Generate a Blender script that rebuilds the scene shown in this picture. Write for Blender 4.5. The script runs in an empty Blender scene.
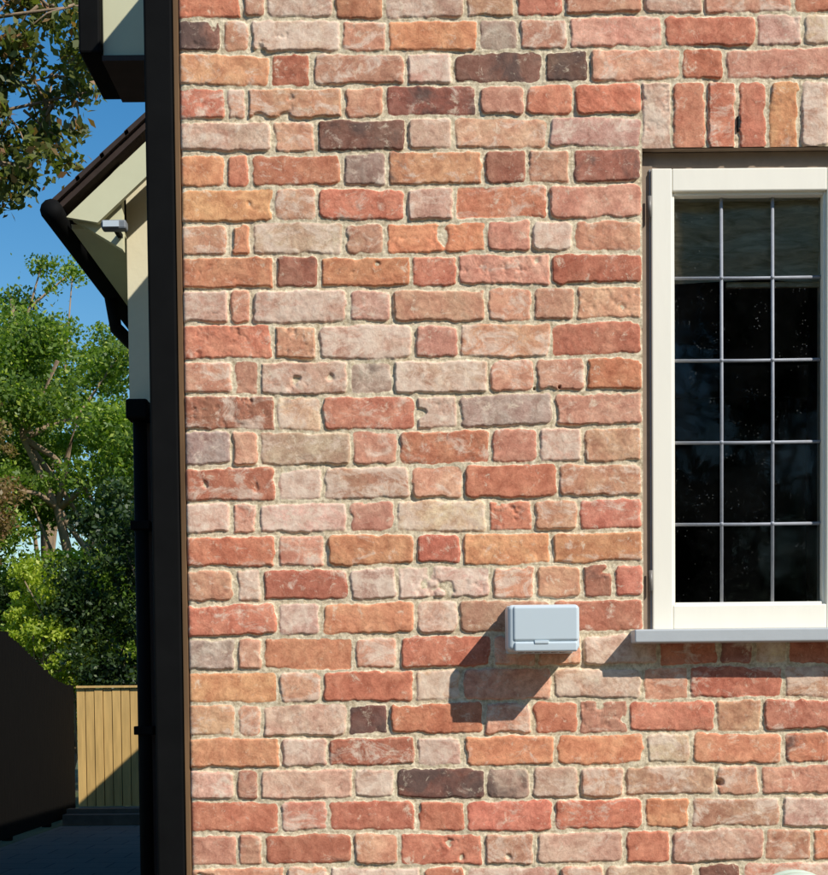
import bpy, math, random
import numpy as np
from mathutils import Vector, Matrix
random.seed(7); rng=np.random.default_rng(11)
S=bpy.context.scene
S.view_settings.view_transform='Standard'
try: S.view_settings.look='None'
except Exception: pass
S.view_settings.exposure=0; S.view_settings.gamma=1
H=1.6
# ------------------------------------------------------------ helpers
def link(o,parent=None):
    S.collection.objects.link(o)
    if parent is not None: o.parent=parent
    return o
def empty(name):
    e=bpy.data.objects.new(name,None); return link(e)
def mesh_obj(name,verts,faces,mat,parent=None,smooth=False):
    me=bpy.data.meshes.new(name); me.from_pydata([tuple(v) for v in verts],[],faces); me.update()
    if mat: me.materials.append(mat)
    if smooth: me.polygons.foreach_set('use_smooth',[True]*len(me.polygons))
    return link(bpy.data.objects.new(name,me),parent)
def box(name,x0,x1,y0,y1,z0,z1,mat,parent=None,bevel=0.0,seg=2):
    v=[(x0,y0,z0),(x1,y0,z0),(x1,y1,z0),(x0,y1,z0),(x0,y0,z1),(x1,y0,z1),(x1,y1,z1),(x0,y1,z1)]
    f=[(0,3,2,1),(4,5,6,7),(0,1,5,4),(1,2,6,5),(2,3,7,6),(3,0,4,7)]
    o=mesh_obj(name,v,f,mat,parent)
    if bevel>0:
        m=o.modifiers.new('bev','BEVEL'); m.width=bevel; m.segments=seg; m.limit_method='NONE'
    return o
def boxes(name,lst,mat,parent=None,bevel=0.0):
    V=[];F=[]
    for (x0,x1,y0,y1,z0,z1) in lst:
        b=len(V)
        V+= [(x0,y0,z0),(x1,y0,z0),(x1,y1,z0),(x0,y1,z0),(x0,y0,z1),(x1,y0,z1),(x1,y1,z1),(x0,y1,z1)]
        F+= [tuple(b+i for i in q) for q in [(0,3,2,1),(4,5,6,7),(0,1,5,4),(1,2,6,5),(2,3,7,6),(3,0,4,7)]]
    o=mesh_obj(name,V,F,mat,parent)
    if bevel>0:
        m=o.modifiers.new('bev','BEVEL'); m.width=bevel; m.segments=2
    return o
def prism_y(name,pts,y0,y1,mat,parent=None):
    n=len(pts); V=[(x,y0,z) for x,z in pts]+[(x,y1,z) for x,z in pts]
    F=[tuple(range(n)),tuple(range(2*n-1,n-1,-1))]+[(i,i+n,(i+1)%n+n,(i+1)%n) for i in range(n)]
    return mesh_obj(name,V,F,mat,parent)
def tube_geo(P,R,n=10,V=None,F=None,cap=True):
    V=[] if V is None else V; F=[] if F is None else F
    P=[Vector(p) for p in P]; b=len(V)
    for i,p in enumerate(P):
        t=(P[min(i+1,len(P)-1)]-P[max(i-1,0)]).normalized()
        a=Vector((0,0,1)) if abs(t.z)<0.9 else Vector((1,0,0))
        u=t.cross(a).normalized(); w=t.cross(u)
        for k in range(n):
            an=2*math.pi*k/n
            V.append(p+(u*math.cos(an)+w*math.sin(an))*R[i])
    for i in range(len(P)-1):
        for k in range(n):
            F.append((b+i*n+k,b+i*n+(k+1)%n,b+(i+1)*n+(k+1)%n,b+(i+1)*n+k))
    if cap:
        F.append(tuple(b+k for k in range(n))[::-1]); e=b+(len(P)-1)*n
        F.append(tuple(e+k for k in range(n)))
    return V,F
class NT:
    def __init__(s,name):
        s.m=bpy.data.materials.new(name); s.m.use_nodes=True; s.t=s.m.node_tree
        s.b=s.t.nodes['Principled BSDF']; s.out=s.t.nodes['Material Output']
    def n(s,t,**k):
        x=s.t.nodes.new(t)
        for a,b in k.items(): setattr(x,a,b)
        return x
    def l(s,a,b): s.t.links.new(a,b)
    def put(s,v,sock):
        if isinstance(v,(int,float)): sock.default_value=v if not hasattr(sock.default_value,'__len__') else (v,v,v,1)
        elif isinstance(v,(tuple,list)): sock.default_value=tuple(v)+((1,) if len(v)==3 and len(sock.default_value)==4 else ())
        else: s.l(v,sock)
    def math(s,op,a,b=0.0,clamp=False):
        x=s.n('ShaderNodeMath',operation=op); x.use_clamp=clamp
        s.put(a,x.inputs[0]); s.put(b,x.inputs[1]); return x.outputs[0]
    def noise(s,vec,scale,detail=4,rough=.55,dist=0):
        x=s.n('ShaderNodeTexNoise'); x.inputs['Scale'].default_value=scale; x.inputs['Detail'].default_value=detail
        x.inputs['Roughness'].default_value=rough; x.inputs['Distortion'].default_value=dist
        if vec is not None: s.l(vec,x.inputs['Vector'])
        return x.outputs['Fac']
    def mix(s,f,a,b,mode='MIX'):
        x=s.n('ShaderNodeMix',data_type='RGBA',blend_type=mode); x.clamp_factor=True
        s.put(f,x.inputs[0]); s.put(a,x.inputs[6]); s.put(b,x.inputs[7]); return x.outputs[2]
    def thr(s,v,lo,gain):  # clamp((v-lo)*gain)
        return s.math('MULTIPLY',s.math('SUBTRACT',v,lo),gain,True)
    def obj(s): return s.n('ShaderNodeTexCoord').outputs['Object']
    def scaled(s,vec,sc):
        x=s.n('ShaderNodeMapping'); s.l(vec,x.inputs['Vector']); x.inputs['Scale'].default_value=sc; return x.outputs[0]
    def bump(s,h,dist,strength=1.0):
        x=s.n('ShaderNodeBump'); x.inputs['Distance'].default_value=dist; x.inputs['Strength'].default_value=strength
        s.l(h,x.inputs['Height']); s.l(x.outputs[0],s.b.inputs['Normal'])
def simple(name,col,rough=.6,var=.15,scale=20,bumpd=0.0,spec=.5,stretch=(1,1,1)):
    q=NT(name); v=q.scaled(q.obj(),stretch); nz=q.noise(v,scale,4)
    c=q.mix(nz,tuple(c*(1-var) for c in col),tuple(min(1,c*(1+var)) for c in col))
    q.l(c,q.b.inputs['Base Color']); q.b.inputs['Roughness'].default_value=rough
    q.b.inputs['Specular IOR Level'].default_value=spec
    if bumpd: q.bump(nz,bumpd)
    return q.m
# ------------------------------------------------------------ materials
def brick_mat():
    q=NT('weathered_brick'); co=q.obj()
    A=q.n('ShaderNodeVertexColor',layer_name='Col'); B=q.n('ShaderNodeVertexColor',layer_name='Aux')
    sep=q.n('ShaderNodeSeparateColor'); q.l(B.outputs['Color'],sep.inputs[0])
    W,D,Rn=sep.outputs[0],sep.outputs[1],sep.outputs[2]; M=A.outputs['Alpha']
    off=q.n('ShaderNodeCombineXYZ'); q.l(q.math('MULTIPLY',Rn,9.0),off.inputs[0]); q.l(q.math('MULTIPLY',Rn,23.0),off.inputs[1])
    ad=q.n('ShaderNodeVectorMath',operation='ADD'); q.l(co,ad.inputs[0]); q.l(off.outputs[0],ad.inputs[1]); v=ad.outputs[0]
    nb=q.noise(v,12,3,.6,.4); nm=q.noise(v,34,6,.74,.4); nf=q.noise(v,240,2,.7); nw=q.noise(q.scaled(v,(1,1,1.5)),15,6,.74,.7)
    nd=q.noise(v,11,4,.62,.5); ns=q.noise(co,30,6,.75,.5); ng=q.noise(q.scaled(v,(1,1,2)),8,5,.7,.6)
    c=A.outputs['Color']
    c=q.mix(q.thr(nm,.35,3.4),q.mix(1.0,c,(.62,.52,.50),'MULTIPLY'),c)
    c=q.mix(q.math('MULTIPLY',q.thr(nb,.42,5),.75),c,q.mix(1.0,c,(1.14,1.36,1.36),'MULTIPLY'))
    c=q.mix(q.math('MULTIPLY',q.thr(nf,.55,9),.35),c,q.mix(1.0,c,(.60,.50,.46),'MULTIPLY'))
    c=q.mix(q.math('MULTIPLY',q.thr(ng,.54,6),.42),c,q.mix(1.0,c,(.60,.52,.50),'MULTIPLY'))
    # pale lime bloom left on reclaimed faces
    lo=q.math('SUBTRACT',.66,q.math('MULTIPLY',W,.26))
    bl=q.math('MULTIPLY',q.math('MULTIPLY',q.math('SUBTRACT',nw,lo),8.0,True),.76)
    c=q.mix(bl,c,q.mix(q.thr(nm,.3,2.5),(.66,.44,.32),(.93,.77,.61)))
    # burnt patches
    lo2=q.math('SUBTRACT',.76,q.math('MULTIPLY',D,.40))
    dk=q.math('MULTIPLY',q.math('MULTIPLY',q.math('SUBTRACT',nd,lo2),7.0,True),.84)
    c=q.mix(dk,c,q.mix(nm,(.050,.040,.038),(.21,.13,.105)))
    # mortar specks smeared over the brick
    c=q.mix(q.math('MULTIPLY',q.thr(ns,.575,10),.62),c,(.87,.71,.52))
    mo=q.mix(q.thr(q.noise(co,85,5,.8),.34,3.2),(.44,.33,.20),(.95,.81,.58))
    mo=q.mix(q.math('MULTIPLY',q.thr(q.noise(co,7,3,.6),.5,5),.30),mo,(.54,.45,.32))
    mk=q.math('MULTIPLY',q.math('SUBTRACT',q.math('ADD',M,q.math('MULTIPLY',q.math('SUBTRACT',ns,.5),1.5)),.40),4.0,True)
    q.l(q.mix(mk,mo,c),q.b.inputs['Base Color']); q.b.inputs['Roughness'].default_value=.92
    q.b.inputs['Specular IOR Level'].default_value=.12
    h=q.math('ADD',q.math('MULTIPLY',nf,.32),q.math('MULTIPLY',nm,1.0))
    q.bump(h,.0022,.8)
    return q.m
M_brick=brick_mat()
M_frame=simple('painted_frame_cream',(.95,.885,.745),.42,.03,9,.0006,stretch=(3,3,.6))
M_taupe=simple('taupe_outer_frame',(.30,.22,.155),.8,.25,30,.0008)
M_sill=simple('sill_grey',(.48,.50,.505),.5,.08,25,.0005)
M_lead=simple('lead_came',(.30,.31,.34),.5,.25,60,.0004)
M_vent=simple('grey_plastic',(.58,.655,.69),.38,.03,9)
M_vent_dark=simple('plastic_seam',(.18,.20,.22),.6,.1)
M_black=simple('black_plastic',(.006,.006,.006),.7,.4,12,spec=.06)
M_brown=simple('brown_timber',(.17,.095,.045),.8,.9,10,.0015,spec=.2,stretch=(1,1,.2))
M_cream=simple('cream_render',(.80,.72,.50),.9,.06,30,.001)
M_soffit=simple('soffit_paint',(.66,.64,.42),.6,.06,12)
M_tile=simple('roof_tile',(.05,.035,.03),.9,.3,20,.002,spec=.15)
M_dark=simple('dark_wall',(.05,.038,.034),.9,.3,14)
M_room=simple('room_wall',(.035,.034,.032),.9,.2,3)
M_bark=simple('bark',(.26,.18,.11),.9,.45,14,.01,stretch=(1,1,.3))
M_fdark=simple('dark_shaded_fence',(.007,.006,.005),.9,.4,10,.001,spec=.05,stretch=(3,3,.3))  # dark stain; the left fence's shade is also put into this colour
M_flight=simple('pine_fence',(.60,.38,.13),.8,.45,7,.001,stretch=(2,2,.25))
M_hose=simple('hose_rubber',(.55,.62,.50),.5,.1)
M_steel=simple('hinge_steel',(.18,.16,.14),.45,.3,40)
def ground_mat():
    q=NT('ground_soil_grass'); co=q.obj()
    c=q.mix(q.noise(co,3,8,.7),(.04,.06,.018),(.08,.10,.035)); c=q.mix(q.thr(q.noise(co,.5,5),.5,5),c,(.09,.07,.045))
    q.l(c,q.b.inputs['Base Color']); q.b.inputs['Roughness'].default_value=1; q.bump(q.noise(co,40,6),.03); return q.m
def pave_mat():
    q=NT('paving'); co=q.obj(); br=q.n('ShaderNodeTexBrick'); q.l(co,br.inputs['Vector'])
    br.inputs['Scale'].default_value=1; br.inputs['Brick Width'].default_value=.6; br.inputs['Row Height'].default_value=.45; br.inputs['Mortar Size'].default_value=.008
    br.inputs['Color1'].default_value=(.20,.16,.125,1); br.inputs['Color2'].default_value=(.17,.14,.11,1); br.inputs['Mortar'].default_value=(.05,.045,.035,1)
    c=q.mix(q.noise(co,12,7,.7),(.6,.6,.6),(1,1,1)); c2=q.mix(1.0,br.outputs['Color'],c,'MULTIPLY')
    q.l(c2,q.b.inputs['Base Color']); q.b.inputs['Roughness'].default_value=.9; return q.m
def leaf_mat(name,c1,c2,c3,trans=.35):
    q=NT(name); A=q.n('ShaderNodeVertexColor',layer_name='Var'); sp=q.n('ShaderNodeSeparateColor'); q.l(A.outputs[0],sp.inputs[0])
    c=q.mix(sp.outputs[0],c1,c2); c=q.mix(q.thr(sp.outputs[1],.82,8),c,c3)
    q.l(c,q.b.inputs['Base Color']); q.b.inputs['Roughness'].default_value=.5
    tr=q.n('ShaderNodeBsdfTranslucent'); q.l(q.mix(1.0,c,(1.5,1.7,.7),'MULTIPLY'),tr.inputs[0])
    mx=q.n('ShaderNodeMixShader'); mx.inputs[0].default_value=trans
    q.l(q.b.outputs[0],mx.inputs[1]); q.l(tr.outputs[0],mx.inputs[2]); q.l(mx.outputs[0],q.out.inputs[0]); return q.m
def glass_mat():
    q=NT('window_glass'); co=q.obj()
    tr=q.n('ShaderNodeBsdfTransparent'); tr.inputs[0].default_value=(.90,.91,.89,1)
    gl=q.n('ShaderNodeBsdfGlossy'); gl.inputs['Roughness'].default_value=.07; gl.inputs[0].default_value=(.8,.85,.9,1)
    fr=q.n('ShaderNodeFresnel'); fr.inputs[0].default_value=1.45
    bp=q.n('ShaderNodeBump'); bp.inputs['Distance'].default_value=.004; bp.inputs['Strength'].default_value=.3
    q.l(q.noise(co,9,2),bp.inputs['Height']); q.l(bp.outputs[0],gl.inputs['Normal'])
    mx=q.n('ShaderNodeMixShader'); q.l(fr.outputs[0],mx.inputs[0]); q.l(tr.outputs[0],mx.inputs[1]); q.l(gl.outputs[0],mx.inputs[2])
    df=q.n('ShaderNodeBsdfDiffuse'); df.inputs[0].default_value=(.6,.6,.58,1)
    vo=q.n('ShaderNodeTexVoronoi'); vo.inputs['Scale'].default_value=140; q.l(co,vo.inputs['Vector'])
    spk=q.math('MULTIPLY',q.math('SUBTRACT',.24,vo.outputs['Distance']),10,True)
    gate=q.thr(q.noise(co,18,4,.7),.52,6)
    dirt=q.math('ADD',q.math('MULTIPLY',q.math('MULTIPLY',spk,gate),.20),q.math('MULTIPLY',q.thr(q.noise(co,5,5,.7),.42,2),.012))
    m2=q.n('ShaderNodeMixShader'); q.l(dirt,m2.inputs[0]); q.l(mx.outputs[0],m2.inputs[1]); q.l(df.outputs[0],m2.inputs[2])
    q.l(m2.outputs[0],q.out.inputs[0]); return q.m
M_glass=glass_mat()
# ------------------------------------------------------------ brick wall height field
X0=-0.5465; WX0,WX1=0.563,1.70; WZ0,WZ1=H+.150,H+1.3195
PAL={'o':((.80,.355,.19),.30,.10),'r':((.72,.27,.165),.34,.12),'p':((.77,.385,.25),.55,.10),'w':((.79,.48,.345),.88,.08),
     'c':((.82,.55,.36),.85,.04),'d':((.30,.15,.11),.15,.82),'g':((.56,.39,.30),.50,.45),'b':((.48,.20,.135),.25,.55)}
ROWC=[1.6704,1.5905,1.5153,1.4328,1.3597,1.2769,1.1940,1.1108,1.0348,.9541,.8658,.7821,.6983,.6143,.5228,.4457,.3636,.2839,.1990,.1141,.0363,-.0462,-.1242,-.2025,-.2833,-.3646]
ROWY=[3,37,69,104,135,170,205,240,272,306,343,378,413,448,486,518,552,585,620,655,687,721,753,785,818,851]
ROWS=["238r 262p 330w 380o 462w 512p 560r 640p 700w 790p 840r","218d 246p 337w 383p 475o 515g 565p 660p 753r 800w 845c",
"266o 308r 402p 450w 540d 586d 677p 722r 830p","222r 243p 340p 382p 475b 522p 570r 640r","268w 312p 403d 450w 545p 640w",
"222o 246r 338r 383g 480o 524b 568p 640b","270o 313p 403r 452w 545r 640p","226p 248o 340c 382p 483o 528p 570w 640p",
"271r 316b 408o 454r 547p 640r","226w 248p 345w 388w 483p 529p 572p 640p","270r 314p 410w 455p 548p 640r",
"230p 256p 345w 390g 485w 532p 582p 640r","272b 318c 412r 455w 550g 640p","228g 255p 348w 395p 488r 535p 580w 640p",
"272r 320w 408p 460p 555r 640p","228w 254p 345w 392p 485c 530r 575p 640r","273r 322p 412o 458r 548o 640o",
"232p 258w 346r 393w 488w 532p 578p 610b 640r","274r 318w 412o 455w 548p 640r",
"232g 260p 350o 395p 488r 534p 580p 655w 715r 750b 785c 830r","275o 318p 412r 458w 550p 640w 685p 780r 830p",
"233p 258p 345w 386d 480r 530p 575r 625p 712r 760p 850r","278o 325w 412r 460w 552o 642o 688c 780o 828r",
"232w 256p 350w 392w 482d 528g 576w 622p 712p 757p 850p","277r 325p 414r 462r 550r 640r 688o 778p 830w","234p 260p 350r 395p 480r 532p 622w 668r 762w 808p 850r"]
pitch=.0815
zc=[H+z for z in ROWC]
up=[zc[0]+pitch*i for i in range(1,30)][::-1]; dn=[zc[-1]-pitch*i for i in range(1,18)]
allc=up+zc+dn; nup=len(up)
bounds=np.array([(allc[i]+allc[i+1])/2 for i in range(len(allc)-1)])[::-1]   # ascending
TOP,RIGHT=4.3,3.2
def rand_type():
    return random.choices('orpwcdgb',[12,22,30,22,4,4,6,6])[0]
rows=[]
for i in range(len(allc)):
    xs=[X0]; ty=[]
    k=i-nup
    if 0<=k<len(ROWS):
        e0=178+14*ROWY[k]/875; sc=1435/(3.4973-.0391*ROWC[k])
        for tok in ROWS[k].split():
            xs.append(X0+(float(tok[:-1])+3.5-e0)/sc); ty.append(tok[-1])
        if 3<=k<=18: xs[-1]=WX0; xs.append(WX1); ty.append('p')
        seq=[.225,.113] if k%2==0 else [.113,.225]
    else:
        seq=[.225,.113] if k%2==0 else [.113,.06,.225]
        if len(seq)==3:
            for w in seq[:2]: xs.append(xs[-1]+w); ty.append(rand_type())
            seq=[.225,.113]
    j=0
    while xs[-1]<RIGHT+.3:
        xs.append(xs[-1]+seq[j%2]+random.uniform(-.004,.004)); ty.append(rand_type()); j+=1
    rows.append((np.array(xs),ty))
tabs={}
def vnoise(x,z,freq,seed):
    if seed not in tabs: tabs[seed]=np.random.default_rng(seed).random((256,256))
    T=tabs[seed]; fx=x*freq+100; fz=z*freq+100
    ix=np.floor(fx).astype(int); iz=np.floor(fz).astype(int); tx=fx-ix; tz=fz-iz
    tx=tx*tx*(3-2*tx); tz=tz*tz*(3-2*tz)
    a=T[ix%256,iz%256]; b=T[(ix+1)%256,iz%256]; c=T[ix%256,(iz+1)%256]; d=T[(ix+1)%256,(iz+1)%256]
    return (a*(1-tx)+b*tx)*(1-tz)+(c*(1-tx)+d*tx)*tz-.5
def fbm(x,z,f,seed,o=4,g=.5):
    r=0;a=1
    for k in range(o): r=r+a*vnoise(x+k*3.7,z-k*1.9,f,seed+k); f*=2; a*=g
    return r
st=.0022
xs=np.concatenate([np.arange(X0,1.08,st),np.arange(1.08,RIGHT,.008)])
zs=np.concatenate([np.arange(-.02,1.12,.008),np.arange(1.12,3.32,st),np.arange(3.32,TOP,.008)])
XX,ZZ=np.meshgrid(xs,zs,indexing='ij'); x=XX.ravel(); z=ZZ.ravel(); N=x.size
wx=x+.0040*fbm(x,z,14,1,3)+.0024*fbm(x,z,50,5,2); wz=z+.0065*fbm(x,z,4,9,2)+.0048*fbm(x,z,17,13,3)+.0018*fbm(x,z,60,17,2)
ri=len(allc)-1-np.searchsorted(bounds,wz)
col=np.zeros((N,4),np.float32); aux=np.zeros((N,4),np.float32); aux[:,3]=1
dep=np.zeros(N)
soldier=(x>WX0-.001)&(x<WX1)&(wz>WZ1-.012)&(wz<float(H+(1.5153+1.4328)/2))
bnd_desc=bounds[::-1]
def shade(sel,xa,za,bx0,bx1,bz0,bz1,bi,types,seed):
    R=np.random.default_rng(seed); nb=len(types)
    prot=R.normal(0,.0013,nb); tx=R.normal(0,.009,nb); tz=R.normal(0,.026,nb); rad=R.uniform(.003,.014,nb)
    jx=R.uniform(.0034,.0060,nb); jz=R.uniform(.0032,.0060,nb); rnd=R.random(nb); rot=R.normal(0,.012,nb)
    cols=np.zeros((nb,3)); Wt=np.zeros(nb); Dt=np.zeros(nb); rg=R.uniform(.4,1.2,nb); chp=R.uniform(0,1,nb)
    for k,t in enumerate(types):
        c,w,d=PAL[t]; v=R.normal(1,.08); cols[k]=[np.clip(c[j]*v*(1+R.normal(0,.03)),.03,.90) for j in range(3)]
        Wt[k]=np.clip(w+R.normal(0,.22),0,1); Dt[k]=np.clip(d+R.normal(0,.14),0,1)
    cx=(bx0+bx1)/2; cz=(bz0+bz1)/2
    xr=xa-(za-cz)*rot[bi]; zr=za+(xa-cx)*rot[bi]
    dx=np.minimum(xr-bx0,bx1-xr)-jx[bi]; dz=np.minimum(zr-bz0,bz1-zr)-jz[bi]
    r=rad[bi]; ox=np.maximum(r-dx,0); oz=np.maximum(r-dz,0)
    sd=r-np.sqrt(ox*ox+oz*oz)
    xo,zo=x[sel],z[sel]; sh=rnd[bi]*40
    # edge chips only (fade quickly towards the brick centre so the face is never pitted)
    chip=chp[bi]*np.clip(fbm(xo+sh,zo,24,31,2)-.28,0,1)*.040*np.exp(-(np.clip(sd,0,1)/.007)**2)
    sd=sd+.0040*fbm(xo+sh,zo,52,41,3,.6)*np.exp(-np.clip(sd,0,1)/.02)-chip
    m=np.clip((sd+.0006)/.0038,0,1); m=m*m*(3-2*m)
    face=prot[bi]+(xr-cx)*tx[bi]+(zr-cz)*tz[bi]-rg[bi]*(.0020*fbm(xo+sh,zo,20,51,3,.45)+.0007*fbm(xo+sh,zo,110,55,2,.7))
    face+= .0016*np.exp(-np.clip(sd,0,1)/.005)
    mort=.0048+.0036*fbm(xo,zo,15,71,4,.55)+.0013*fbm(xo,zo,140,75,2)
    mort=np.maximum(mort,.0008)
    dep[sel]=face*m+mort*(1-m)
    mm=np.clip((sd+.0012)/.003,0,1)
    col[sel,:3]=cols[bi]; col[sel,3]=mm
    aux[sel,0]=Wt[bi]; aux[sel,1]=Dt[bi]; aux[sel,2]=rnd[bi]
for i in range(len(allc)):
    sel=np.where((ri==i)&(~soldier))[0]
    if sel.size==0: continue
    zt=allc[i]+pitch/2 if i==0 else bnd_desc[i-1]; zb=allc[i]-pitch/2 if i==len(allc)-1 else bnd_desc[i]
    ex,ty=rows[i]; e=ex.copy(); e[0]-=.02
    bi=np.clip(np.searchsorted(e,wx[sel])-1,0,len(ty)-1)
    shade(sel,wx[sel],wz[sel],e[bi],e[bi+1],zb,zt,bi,ty,100+i)
sel=np.where(soldier)[0]; nS=int((WX1-WX0)/.0757)+1
e=WX0+.0757*np.arange(nS+1)+np.random.default_rng(3).normal(0,.0012,nS+1); e[0]=WX0-.004; e[-1]=WX1+.004
ty=list('wrrrowprwropwrop')[:nS]; ty+=['p']*(nS-len(ty))
bi=np.clip(np.searchsorted(e,wx[sel])-1,0,nS-1)
shade(sel,wx[sel],wz[sel],e[bi],e[bi+1],WZ1-.010,H+(1.5153+1.4328)/2,bi,ty,999)
dep+=.006*np.exp(-(x-X0)/.003)
for (hx,hz,hr) in [(.747,H-.209,.008),(.30,H+.75,.003),(.36,H+.752,.003)]:
    dd=np.sqrt((x-hx)**2+(z-hz)**2); dep+=.02*np.exp(-(dd/hr)**4)
nx,nz_=len(xs),len(zs)
co=np.stack([x,dep,z],1).astype(np.float32)
sk=np.stack([np.full(nz_,X0+.001),np.full(nz_,.06),zs],1).astype(np.float32)
co=np.concatenate([co,sk]); colA=np.concatenate([col,col[:nz_]]); auxA=np.concatenate([aux,aux[:nz_]])
I,J=np.meshgrid(np.arange(nx-1),np.arange(nz_-1),indexing='ij')
cxm=(xs[:-1]+xs[1:])/2; czm=(zs[:-1]+zs[1:])/2
hole=((cxm[:,None]>WX0)&(cxm[:,None]<WX1)&(czm[None,:]>WZ0)&(czm[None,:]<WZ1))
a=(I*nz_+J)[~hole]; q4=np.stack([a,a+nz_,a+nz_+1,a+1],1)
j=np.arange(nz_-1); s4=np.stack([N+j,j,j+1,N+j+1],1)
q4=np.concatenate([q4,s4]).astype(np.int32)
me=bpy.data.meshes.new('front_wall'); me.vertices.add(len(co)); me.vertices.foreach_set('co',co.ravel())
me.loops.add(q4.size); me.loops.foreach_set('vertex_index',q4.ravel())
me.polygons.add(len(q4)); me.polygons.foreach_set('loop_start',np.arange(len(q4),dtype=np.int32)*4)
try: me.polygons.foreach_set('loop_total',np.full(len(q4),4,np.int32))
except Exception: pass
me.update(calc_edges=True)
me.polygons.foreach_set('use_smooth',np.ones(len(q4),bool))
for nm,dat in (('Col',colA),('Aux',auxA)):
    at=me.color_attributes.new(nm,'FLOAT_COLOR','POINT'); at.data.foreach_set('color',dat.astype(np.float32).ravel())
me.materials.append(M_brick)
house=empty('brick_house')
link(bpy.data.objects.new('front_wall',me),house)
M_side=simple('side_brick',(.34,.15,.10),.9,.3,30,.003)
boxes('house_core',[(X0+.004,WX0-.05,.07,8,0,TOP-.02),(WX1+.05,RIGHT,.07,8,0,TOP-.02),
 (WX0-.05,WX1+.05,.07,.40,0,WZ0-.06),(WX0-.05,WX1+.05,.07,8,WZ1+.05,TOP-.02),(WX0-.05,WX1+.05,3.0,8,0,WZ1+.05)],M_side,house)
box('side_return',X0+.002,X0+.05,.02,.07,0,TOP-.02,M_side,house)
boxes('window_reveal',[(WX0-.05,WX0,.009,.12,WZ0-.05,WZ1+.04),(WX1,WX1+.05,.009,.12,WZ0-.05,WZ1+.04),(WX0,WX1,.011,.12,WZ1+.001,WZ1+.04),(WX0,WX1,.014,.12,WZ0-.05,WZ0+.01)],M_taupe,house)
prism_y('roof',[(X0-.05,TOP),(RIGHT+.05,TOP),((X0+RIGHT)/2,TOP+1.7)],0.02,8.2,M_tile,house)
# slim weep vent in a perpend of the soldier course
boxes('weep_vent',[(.7900,.7945,.000,.01,H+1.356,H+1.392)],M_black,house,.001)
# boxed eaves with gutter on the flank
box('eaves_box',-1.02,X0-.10,1.4,1.70,H+2.165,H+2.5,M_soffit,house,.004)
box('eaves_trim',-1.02,X0-.10,1.385,1.72,H+2.145,H+2.163,M_dark,house)
prism_y('eaves_roof',[(-1.10,H+2.50),(X0-.02,H+2.50),(X0-.02,H+2.95)],1.36,1.75,M_tile,house)
box('eaves_gutter',-1.095,-1.022,1.37,1.75,H+2.165,H+2.51,M_black,house,.008)
# ------------------------------------------------------------ window
FX0=.587; FY=.018; FZ0,FZ1=H+.165,H+1.277
boxes('outer_frame',[(WX0+.001,FX0+.004,.030,.10,WZ0,WZ1-.001),(WX1-.03,WX1-.001,.030,.10,WZ0,WZ1-.001),(FX0+.004,WX1-.03,.032,.10,FZ1-.006,WZ1-.001)],M_taupe,house)
def casement(x0,x1,tag):
    gx0,gx1=x0+.050,x1-.050; gz0,gz1=FZ0+.060,FZ1-.055
    boxes('casement_frame_'+tag,[(x0,gx0,FY,.085,FZ0,FZ1),(gx1,x1,FY,.085,FZ0,FZ1),(gx0,gx1,FY+.0005,.085,gz1,FZ1-.0005),(gx0,gx1,FY+.0005,.085,FZ0+.0005,gz0)],M_frame,house,.003)
    boxes('glazing_bead_'+tag,[(gx0-.001,gx0+.007,FY+.010,.080,gz0,gz1),(gx1-.007,gx1+.001,FY+.010,.080,gz0,gz1),(gx0+.007,gx1-.007,FY+.010,.080,gz1-.007,gz1+.001),(gx0+.007,gx1-.007,FY+.010,.080,gz0-.001,gz0+.007)],M_frame,house,.002)
    mesh_obj('glass_'+tag,[(gx0,.052,gz0),(gx1,.052,gz0),(gx1,.052,gz1),(gx0,.052,gz1)],[(0,1,2,3)],M_glass,house)
    V=[];F=[]
    nxp=3
    for k in range(1,nxp):
        xx=gx0+(gx1-gx0)*k/nxp; tube_geo([(xx,.049,gz0),(xx+.0008,.049,(gz0+gz1)/2),(xx,.049,gz1)],[.0042]*3,8,V,F)
    for k in range(1,5):
        zz=gz0+(gz1-gz0)*k/5; tube_geo([(gx0,.0485,zz),((gx0+gx1)/2,.0485,zz-.0012),(gx1,.0485,zz)],[.0040]*3,8,V,F)
    for k in range(1,nxp):
        for kk in range(1,5):
            xx=gx0+(gx1-gx0)*k/nxp; zz=gz0+(gz1-gz0)*kk/5
            tube_geo([(xx,.0435,zz),(xx,.050,zz)],[.0045,.0065],10,V,F)
    mesh_obj('leading_'+tag,V,F,M_lead,house,True)
    return gx0,gx1,gz0,gz1
g=casement(FX0,FX0+.475,'a'); casement(FX0+.482,FX0+.487+.48,'b')
box('weather_seal',FX0-.004,FX0-.001,.026,.05,FZ0,FZ1,M_lead,house)
for zz in (H+1.16,H+.26):
    V,F=tube_geo([(FX0-.005,.016,zz),(FX0-.005,.016,zz+.05)],[.005,.005],10)
    mesh_obj('hinge',V,F,M_steel,house,True)
o=box('window_sill',.530,WX1+.035,-.066,.10,H+.131,H+.163,M_sill,house,.004,3)
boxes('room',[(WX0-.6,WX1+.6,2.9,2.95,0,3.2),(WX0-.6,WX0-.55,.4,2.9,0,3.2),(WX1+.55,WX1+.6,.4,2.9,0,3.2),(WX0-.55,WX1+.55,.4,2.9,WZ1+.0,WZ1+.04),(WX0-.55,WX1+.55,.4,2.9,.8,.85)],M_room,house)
q=NT('blind_fabric'); nzz=q.noise(q.scaled(q.obj(),(1,1,5)),12,5,.65,1.2)
q.l(q.mix(q.thr(nzz,.3,2.5),(.36,.29,.17),(.84,.72,.50)),q.b.inputs['Base Color']); q.b.inputs['Roughness'].default_value=.95; M_blind=q.m
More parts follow.
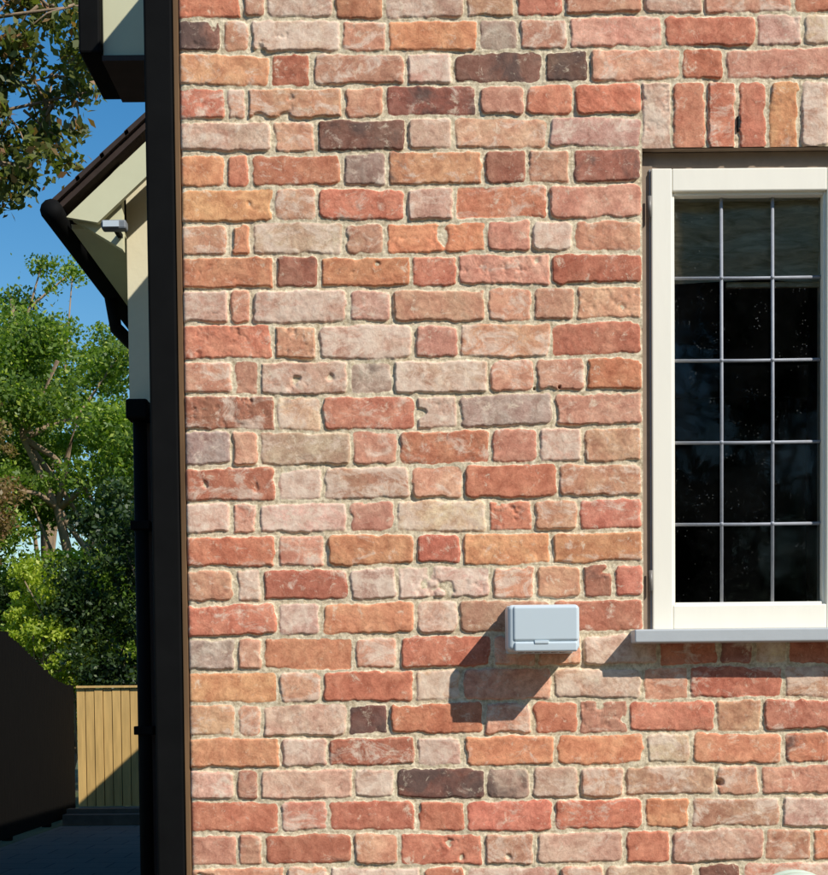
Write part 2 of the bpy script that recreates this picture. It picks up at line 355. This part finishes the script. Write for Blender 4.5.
V=[];F=[];nbx,nbz=120,50; bx0,bx1=WX0+.03,WX1-.03; bz1=g[3]+.04; bz0=g[3]-.200
for i in range(nbx+1):
    for k in range(nbz+1):
        u=i/nbx; w=k/nbz; X=bx0+(bx1-bx0)*u; Z=bz0+(bz1-bz0)*w
        V.append((X,.070+.007*math.sin(w*17+math.sin(u*14)*1.3)+.004*math.sin(u*41+w*4),Z-.004*math.sin(u*22)*(1-w)-.010*u))
for i in range(nbx):
    for k in range(nbz):
        a=i*(nbz+1)+k; F.append((a,a+nbz+1,a+nbz+2,a+1))
mesh_obj('roman_blind',V,F,M_blind,house,True)
box('blind_hem_bar',FX0+.19,bx1,.060,.072,bz0-.020,bz0-.006,M_blind,house,.003)
# ------------------------------------------------------------ wall vent
vent=empty('wall_vent')
vx0,vx1,vz0,vz1=.2225,.392,H+.110,H+.2235; dV=.130
def rbox(name,x0,x1,y0,y1,z0,z1,r,mat,parent,taper=0):
    o=box(name,x0,x1,y0,y1,z0,z1,mat,parent)
    for v in o.data.vertices:
        if abs(v.co.y-y0)<1e-6 and v.co.z>(z0+z1)/2: v.co.z-=taper
    m=o.modifiers.new('b','BEVEL'); m.width=r; m.segments=5
    o.data.polygons.foreach_set('use_smooth',[True]*6)
    o.modifiers.new('wn','WEIGHTED_NORMAL'); return o
rbox('back_plate',vx0+.004,vx1-.004,-.022,.01,vz0-.001,vz1+.001,.005,M_vent,vent)
rbox('body',vx0,vx1,-dV+.004,-.018,vz0+.002,vz1,.012,M_vent,vent,.003)
rbox('front_lid',vx0+.012,vx1-.003,-dV,-dV+.03,vz0+.0245,vz1-.004,.007,M_vent,vent,.002)
rbox('lower_lip',vx0+.015,vx1-.006,-dV-.001,-dV+.03,vz0,vz0+.0235,.005,M_vent,vent)
rbox('latch',vx0+.062,vx0+.096,-dV-.003,-dV+.01,vz0+.018,vz0+.026,.002,M_vent,vent)
for k in range(6):
    box('vent_slot',vx0+.03+k*.02,vx0+.04+k*.02,-dV+.02,-.04,vz0-.0005,vz0+.004,M_vent_dark,vent)
# ------------------------------------------------------------ drainpipe at the corner
dp=empty('drainpipe')
box('pipe',-.632,-.562,.005,.075,0,TOP-.1,M_black,dp,.007,3)
for zz in (.6,3.9):
    boxes('bracket',[(-.638,-.560,.001,.080,zz,zz+.035)],M_black,dp,.003)
box('brown_corner_board',-.5610,X0-.0015,.004,.06,0,TOP-.05,M_brown,house,.002)
V=[];F=[]; P=[]
for t in range(0,6*36):
    an=t/36*2*math.pi; rr=.105+.006*math.sin(t*.13); P.append((.915+rr*math.cos(an),-.05-.014*(t/36),H-.535+rr*math.sin(an)))
tube_geo(P,[.0075]*len(P),8,V,F)
hz=mesh_obj('garden_hose',V,F,M_hose,None,True)
V,F=tube_geo([(.915,.02,H-.47),(.915,-.14,H-.46),(.915,-.145,H-.43)],[.008]*3,8); mesh_obj('hook',V,F,M_steel,hz,True)
# ------------------------------------------------------------ neighbouring wing
nh=empty('rendered_house')
NX=-1.31
box('upper_wall',NX,X0-.05,3.25,13.5,2.98,3.95,M_cream,nh)
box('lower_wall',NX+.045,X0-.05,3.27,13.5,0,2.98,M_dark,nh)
sl=math.tan(math.radians(42))
ex,ez=-1.55,H+2.20; rx=1.6; rz=ez+(rx-ex)*sl
prism_y('roof_slope',[(ex,ez),(rx,rz),(rx,rz+.04),(ex-.02,ez+.03)],2.98,13.7,M_tile,nh)
prism_y('far_roof_slope',[(rx,rz),(rx*2-ex,ez),(rx*2-ex,ez+.04),(rx,rz+.04)],2.98,13.7,M_tile,nh)
prism_y('bargeboard',[(ex+.02,ez-.03),(rx,rz-.012),(rx,rz-.17),(ex+.16,ez-.055)],3.0,3.03,M_soffit,nh)
prism_y('eaves_end',[(ex+.03,ez-.02),(NX+.02,ez+.22),(NX+.02,ez-.16)],3.045,3.10,M_soffit,nh)
prism_y('soffit',[(ex+.02,ez-.03),(NX,ez-.03),(NX,ez-.05),(ex+.02,ez-.05)],3.10,13.6,M_soffit,nh)
prism_y('gable',[(NX,3.95),(X0,3.95),(X0,ez+(X0-ex)*sl-.02),(NX,ez+(NX-ex)*sl-.02)],3.25,3.4,M_cream,nh)
V,F=tube_geo([(ex-.035,2.95,ez-.015),(ex-.035,13.7,ez-.04)],[.050,.050],12); mesh_obj('gutter',V,F,M_black,nh,True)
V,F=tube_geo([(ex-.035,4.2,ez-.04),(ex-.02,4.25,ez-.20),(NX-.04,4.3,ez-.42),(NX+.01,4.3,ez-.55)],[.036]*4,12)
mesh_obj('side_downpipe',V,F,M_black,nh,True)
V,F=tube_geo([(-1.255,3.2,0),(-1.255,3.2,2.93)],[.032]*2,14); mesh_obj('downpipe',V,F,M_black,nh,True)
box('hopper',-1.305,-1.205,3.12,3.25,2.90,2.99,M_black,nh,.01)
for k in range(3): box('pipe_clip',-1.30,-1.21,3.16,3.25,.5+k*.95,.54+k*.95,M_black,nh,.004)
V=[];F=[]; L=[]
for k in range(26):    # verge tiles: thin overlapping slabs following the slope
    xx=ex-.03+k*.11; zz=ez+.035+(xx-ex)*sl
    b=len(V)
    for yy in (2.955,3.30):
        V+=[(xx,yy,zz),(xx+.125,yy,zz+.125*sl+.002),(xx+.118,yy,zz+.125*sl+.018),(xx-.008,yy,zz+.022)]
    F+=[tuple(b+i for i in f) for f in [(0,1,2,3),(7,6,5,4),(0,4,5,1),(1,5,6,2),(2,6,7,3),(3,7,4,0)]]
mesh_obj('verge_tiles',V,F,M_tile,nh)
sl_=empty('security_light')
box('lamp_body',-1.355,-1.245,2.90,2.955,H+2.085,H+2.125,M_vent_dark,sl_,.008)
box('lamp_glass',-1.345,-1.275,2.893,2.899,H+2.092,H+2.118,M_vent,sl_)
box('lamp_arm',-1.31,-1.29,2.955,3.06,H+2.09,H+2.11,M_black,sl_)
# ------------------------------------------------------------ fences
f1=empty('timber_fence')
L=[];random.seed(3)
y=6.0
def ftop(y):
    if y<12.5: return 2.45
    t=min(1,(y-12.5)/3.6); return 2.45-.60*(t*t*(3-2*t))
while y<16.35:
    L.append((-4.72+random.uniform(-.004,.004),-4.70,y,y+.118,0.05,ftop(y)+random.uniform(-.006,.006))); y+=.122
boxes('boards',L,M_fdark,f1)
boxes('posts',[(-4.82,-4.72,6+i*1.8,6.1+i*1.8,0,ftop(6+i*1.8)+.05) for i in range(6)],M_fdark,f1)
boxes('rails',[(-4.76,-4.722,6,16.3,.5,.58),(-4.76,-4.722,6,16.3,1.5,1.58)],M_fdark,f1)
f2=empty('panel_fence'); L=[]; xx=-4.69
while xx<-1.0:
    L.append((xx,xx+.112,16.5+random.uniform(0,.012),16.53,0.16,1.80+random.uniform(-.006,.006))); xx+=.124
boxes('boards',L,M_flight,f2); boxes('backing_boards',[(-4.69,-1,16.535,16.545,.16,1.79)],M_fdark,f2)
boxes('rails',[(-4.69,-1,16.55,16.6,.4,.48),(-4.69,-1,16.55,16.6,1.4,1.48)],M_flight,f2)
boxes('capping',[(-4.69,-1,16.47,16.55,1.81,1.84)],M_flight,f2)
boxes('gravel_board',[(-4.69,-1,16.48,16.53,0,.15)],simple('concrete',(.22,.20,.17),.9,.2,20),f2)
boxes('sleepers',[(-4.6,-1.5,15.2,15.4,0,.14),(-4.6,-1.5,15.43,15.6,0,.20)],simple('old_sleeper',(.13,.10,.07),.9,.4,8,.004),f2)
# ------------------------------------------------------------ ground
mesh_obj('ground',[(-400,-400,0),(400,-400,0),(400,400,0),(-400,400,0)],[(0,1,2,3)],ground_mat())
mesh_obj('paving',[(-4.6,-7,.004),(6,-7,.004),(6,15.1,.004),(-4.6,15.1,.004)],[(0,1,2,3)],pave_mat())
# ------------------------------------------------------------ vegetation
def leaves(name,clumps,n,size,mat,parent,seed,squash=1.0,droop=0.3):
    R=np.random.default_rng(seed)
    C=np.array([c[:3] for c in clumps]); RR=np.array([c[3] for c in clumps])
    w=RR**2; idx=R.choice(len(C),n,p=w/w.sum())
    d=R.normal(size=(n,3)); d/=np.linalg.norm(d,axis=1)[:,None]
    rad=RR[idx]*(R.random(n)**.5)*(1+.35*R.normal(size=n)*(R.random(n)<.3))
    p=C[idx]+d*rad[:,None]*np.array([1,1,squash])
    t=R.normal(size=(n,3)); t[:,2]-=droop; t/=np.linalg.norm(t,axis=1)[:,None]
    b=np.cross(t,R.normal(size=(n,3))); b/=np.linalg.norm(b,axis=1)[:,None]
    nn=np.cross(t,b)
    s=size*R.uniform(.6,1.3,n)[:,None]
    v=np.stack([p-t*s*.5,p+b*s*.28+nn*s*.06,p+t*s*.5,p-b*s*.28+nn*s*.06],1).reshape(-1,3).astype(np.float32)
    me=bpy.data.meshes.new(name); me.vertices.add(4*n); me.vertices.foreach_set('co',v.ravel())
    me.loops.add(4*n); me.loops.foreach_set('vertex_index',np.arange(4*n,dtype=np.int32))
    me.polygons.add(n); me.polygons.foreach_set('loop_start',np.arange(n,dtype=np.int32)*4)
    try: me.polygons.foreach_set('loop_total',np.full(n,4,np.int32))
    except Exception: pass
    me.update(calc_edges=True)
    ct=R.random(len(C)); a=np.clip(ct[idx]*.6+R.random(n)*.4,0,1); b2=R.random(n)
    c=np.stack([a,b2,b2,np.ones(n)],1).repeat(4,axis=0).astype(np.float32)
    at=me.color_attributes.new('Var','FLOAT_COLOR','POINT'); at.data.foreach_set('color',c.ravel())
    me.materials.append(mat); return link(bpy.data.objects.new(name,me),parent)
def tree(name,base,height,crown_c,crown_r,nclump,cr,nleaf,lsize,mat,seed,trunk_r=.16,nlimb=14,squash=.7):
    R=random.Random(seed); e=empty(name); V=[];F=[]
    b=Vector(base); P=[b+Vector((R.uniform(-.12,.12)*i,R.uniform(-.1,.1)*i,height*i/6)) for i in range(7)]
    tube_geo(P,[trunk_r*(1-.13*i) for i in range(7)],10,V,F)
    cl=[]; cc=Vector(crown_c)
    for i in range(nclump):
        while True:
            d=Vector((R.uniform(-1,1),R.uniform(-1,1),R.uniform(-1,1)))
            if .2<d.length<1: break
        k=d.length**.4
        d=d.normalized()*k*R.uniform(.65,1.15)
        p=cc+Vector((d.x*crown_r[0],d.y*crown_r[1],d.z*crown_r[2])); cl.append((p.x,p.y,p.z,cr*R.uniform(.35,1.3)))
    for i in range(nlimb):
        c=Vector(cl[R.randrange(len(cl))][:3]); s=P[R.randint(2,5)]; m=(s+c)/2+Vector((R.uniform(-.3,.3),R.uniform(-.3,.3),R.uniform(0,.4)))
        tube_geo([s,(s+m)/2+Vector((0,0,.1)),m,c],[trunk_r*.4,trunk_r*.3,trunk_r*.2,.012],7,V,F)
    mesh_obj('trunk_and_limbs',V,F,M_bark,e,True)
    leaves('foliage',cl,nleaf,lsize,mat,e,seed+5,squash); return e
G1=leaf_mat('leaf_green',(.04,.085,.012),(.22,.33,.03),(.40,.46,.07),.42)
G2=leaf_mat('leaf_yellowgreen',(.20,.28,.02),(.46,.52,.05),(.58,.58,.10),.40)
G3=leaf_mat('leaf_olive',(.06,.075,.02),(.20,.22,.05),(.34,.17,.07),.38)
G4=leaf_mat('leaf_reddish',(.20,.12,.045),(.26,.20,.06),(.34,.16,.08),.35)
GD=leaf_mat('leaf_dark',(.012,.030,.008),(.05,.095,.018),(.11,.16,.03),.28)
tree('deciduous_tree',(-6.2,22,0),7.5,(-6.3,22,5.1),(2.9,2.2,3.6),120,.62,80000,.10,G1,21)
tree('deciduous_tree',(-4.0,25,0),6.5,(-4.2,25,4.7),(2.8,2.2,3.5),80,.7,45000,.12,G1,22)
tree('deciduous_tree',(-10.5,24,0),8,(-9.3,24,5.2),(2.8,2.2,3.9),80,.7,40000,.12,G1,23)
tree('deciduous_tree',(-7.6,27,0),10,(-7.9,27,8.6),(1.9,1.5,2.6),44,.45,15000,.10,G1,28)
tree('red_leaved_tree',(-7.6,19,0),5,(-7.0,19,5.0),(.8,1.0,2.2),26,.36,8000,.08,G4,24,.10,8)
tree('bush',(-5.3,18.2,0),2.4,(-5.45,18.2,2.7),(.80,.7,1.10),95,.17,13000,.075,G2,25,.05,14)
tree('dark_hedge_tree',(-4.2,19,0),3,(-3.9,17.9,2.8),(1.25,.7,2.3),80,.42,28000,.09,GD,26,.08,8)
tree('dark_hedge_tree',(-7.5,21,0),3,(-7.4,21,2.2),(2.0,.8,1.6),50,.5,16000,.11,GD,27,.08,8)
tree('unseen_reflection_trees',(3,-13,0),6,(3,-13,4.2),(11,2.0,4.4),170,1.25,26000,.42,GD,40,.25,10,.8)  # unseen trees behind the camera, added to darken the window reflection and sky light
# overhanging olive-leaved tree (near, to the left)
ot=empty('overhanging_tree'); V=[];F=[]
tube_geo([(-5.6,6.2,0),(-5.5,6.1,1.6),(-5.3,5.9,3.4),(-5.0,5.7,5.0),(-4.6,5.6,6.6)],[.22,.19,.16,.12,.07],12,V,F)
R=random.Random(5); cl=[]
limbs=[((-5.2,5.8,4.0),(-1.98,5.5,5.32)),((-5.0,5.7,5.0),(-1.85,5.3,5.8)),((-5.1,5.8,4.5),(-2.36,5.6,4.95)),((-4.8,5.6,5.8),(-2.1,5.6,6.3)),((-5.1,5.8,4.2),(-2.20,5.7,5.55)),((-5,5.7,4.8),(-3.4,4.6,5.6)),((-5,5.7,5.2),(-4.2,7,6.9)),((-5,5.7,5.2),(-6.6,6,6.0))]
for a,b in limbs:
    a=Vector(a);b=Vector(b); P=[a.lerp(b,t)+Vector((0,0,.30*math.sin(math.pi*t)+R.uniform(-.05,.05))) for t in (0,.2,.4,.6,.8,1)]
    tube_geo(P,[.07,.055,.04,.024,.012,.005],7,V,F)
    for k in range(30):
        t=R.uniform(.3,1.0)**.7; p=a.lerp(b,t)+Vector((0,0,.30*math.sin(math.pi*t)))
        e=p+Vector((R.uniform(-.32,.22),R.uniform(-.4,.4),R.uniform(-.40,.26)))
        tube_geo([p,(p+e)/2+Vector((0,0,.04)),e],[.010,.006,.003],5,V,F); cl.append((e.x,e.y,e.z,R.uniform(.09,.19)))
mesh_obj('trunk_and_limbs',V,F,M_bark,ot,True); leaves('foliage',cl,26000,.066,G3,ot,77,.9)
# ------------------------------------------------------------ light
w=bpy.data.worlds.new('World'); S.world=w; w.use_nodes=True; nt=w.node_tree
sk=nt.nodes.new('ShaderNodeTexSky'); sk.sky_type='NISHITA'; sk.sun_disc=False
sd=Vector((1.12,-1.0,1.30)).normalized()
sk.sun_elevation=math.asin(sd.z); sk.sun_rotation=math.atan2(sd.x,sd.y); sk.ozone_density=3.0; sk.air_density=1.3; sk.dust_density=.1
hs=nt.nodes.new('ShaderNodeHueSaturation'); hs.inputs['Saturation'].default_value=1.4
nt.links.new(sk.outputs[0],hs.inputs['Color'])
bg=nt.nodes['Background']; nt.links.new(hs.outputs[0],bg.inputs[0]); bg.inputs[1].default_value=.12
sl=bpy.data.lights.new('sun','SUN'); sl.energy=5.0; sl.angle=math.radians(.5); sl.color=(1,.955,.87)
so=bpy.data.objects.new('sun',sl); link(so); so.rotation_euler=(-sd).to_track_quat('-Z','Y').to_euler(); so.location=(5,-5,8)
# ------------------------------------------------------------ camera
cd=bpy.data.cameras.new('camera'); cam=bpy.data.objects.new('camera',cd); link(cam); S.camera=cam
cd.sensor_fit='VERTICAL'; cd.sensor_height=24; cd.lens=24*1435/875; cd.shift_y=.364; cd.clip_end=2000; cd.clip_start=.05
th=2.24*math.pi/180; ph=.0097
Mx=Matrix.Rotation(math.pi/2-th,4,'X')@Matrix.Rotation(-ph,4,'Z')
cam.matrix_world=Matrix.Translation((0,-3.5,H))@Mx
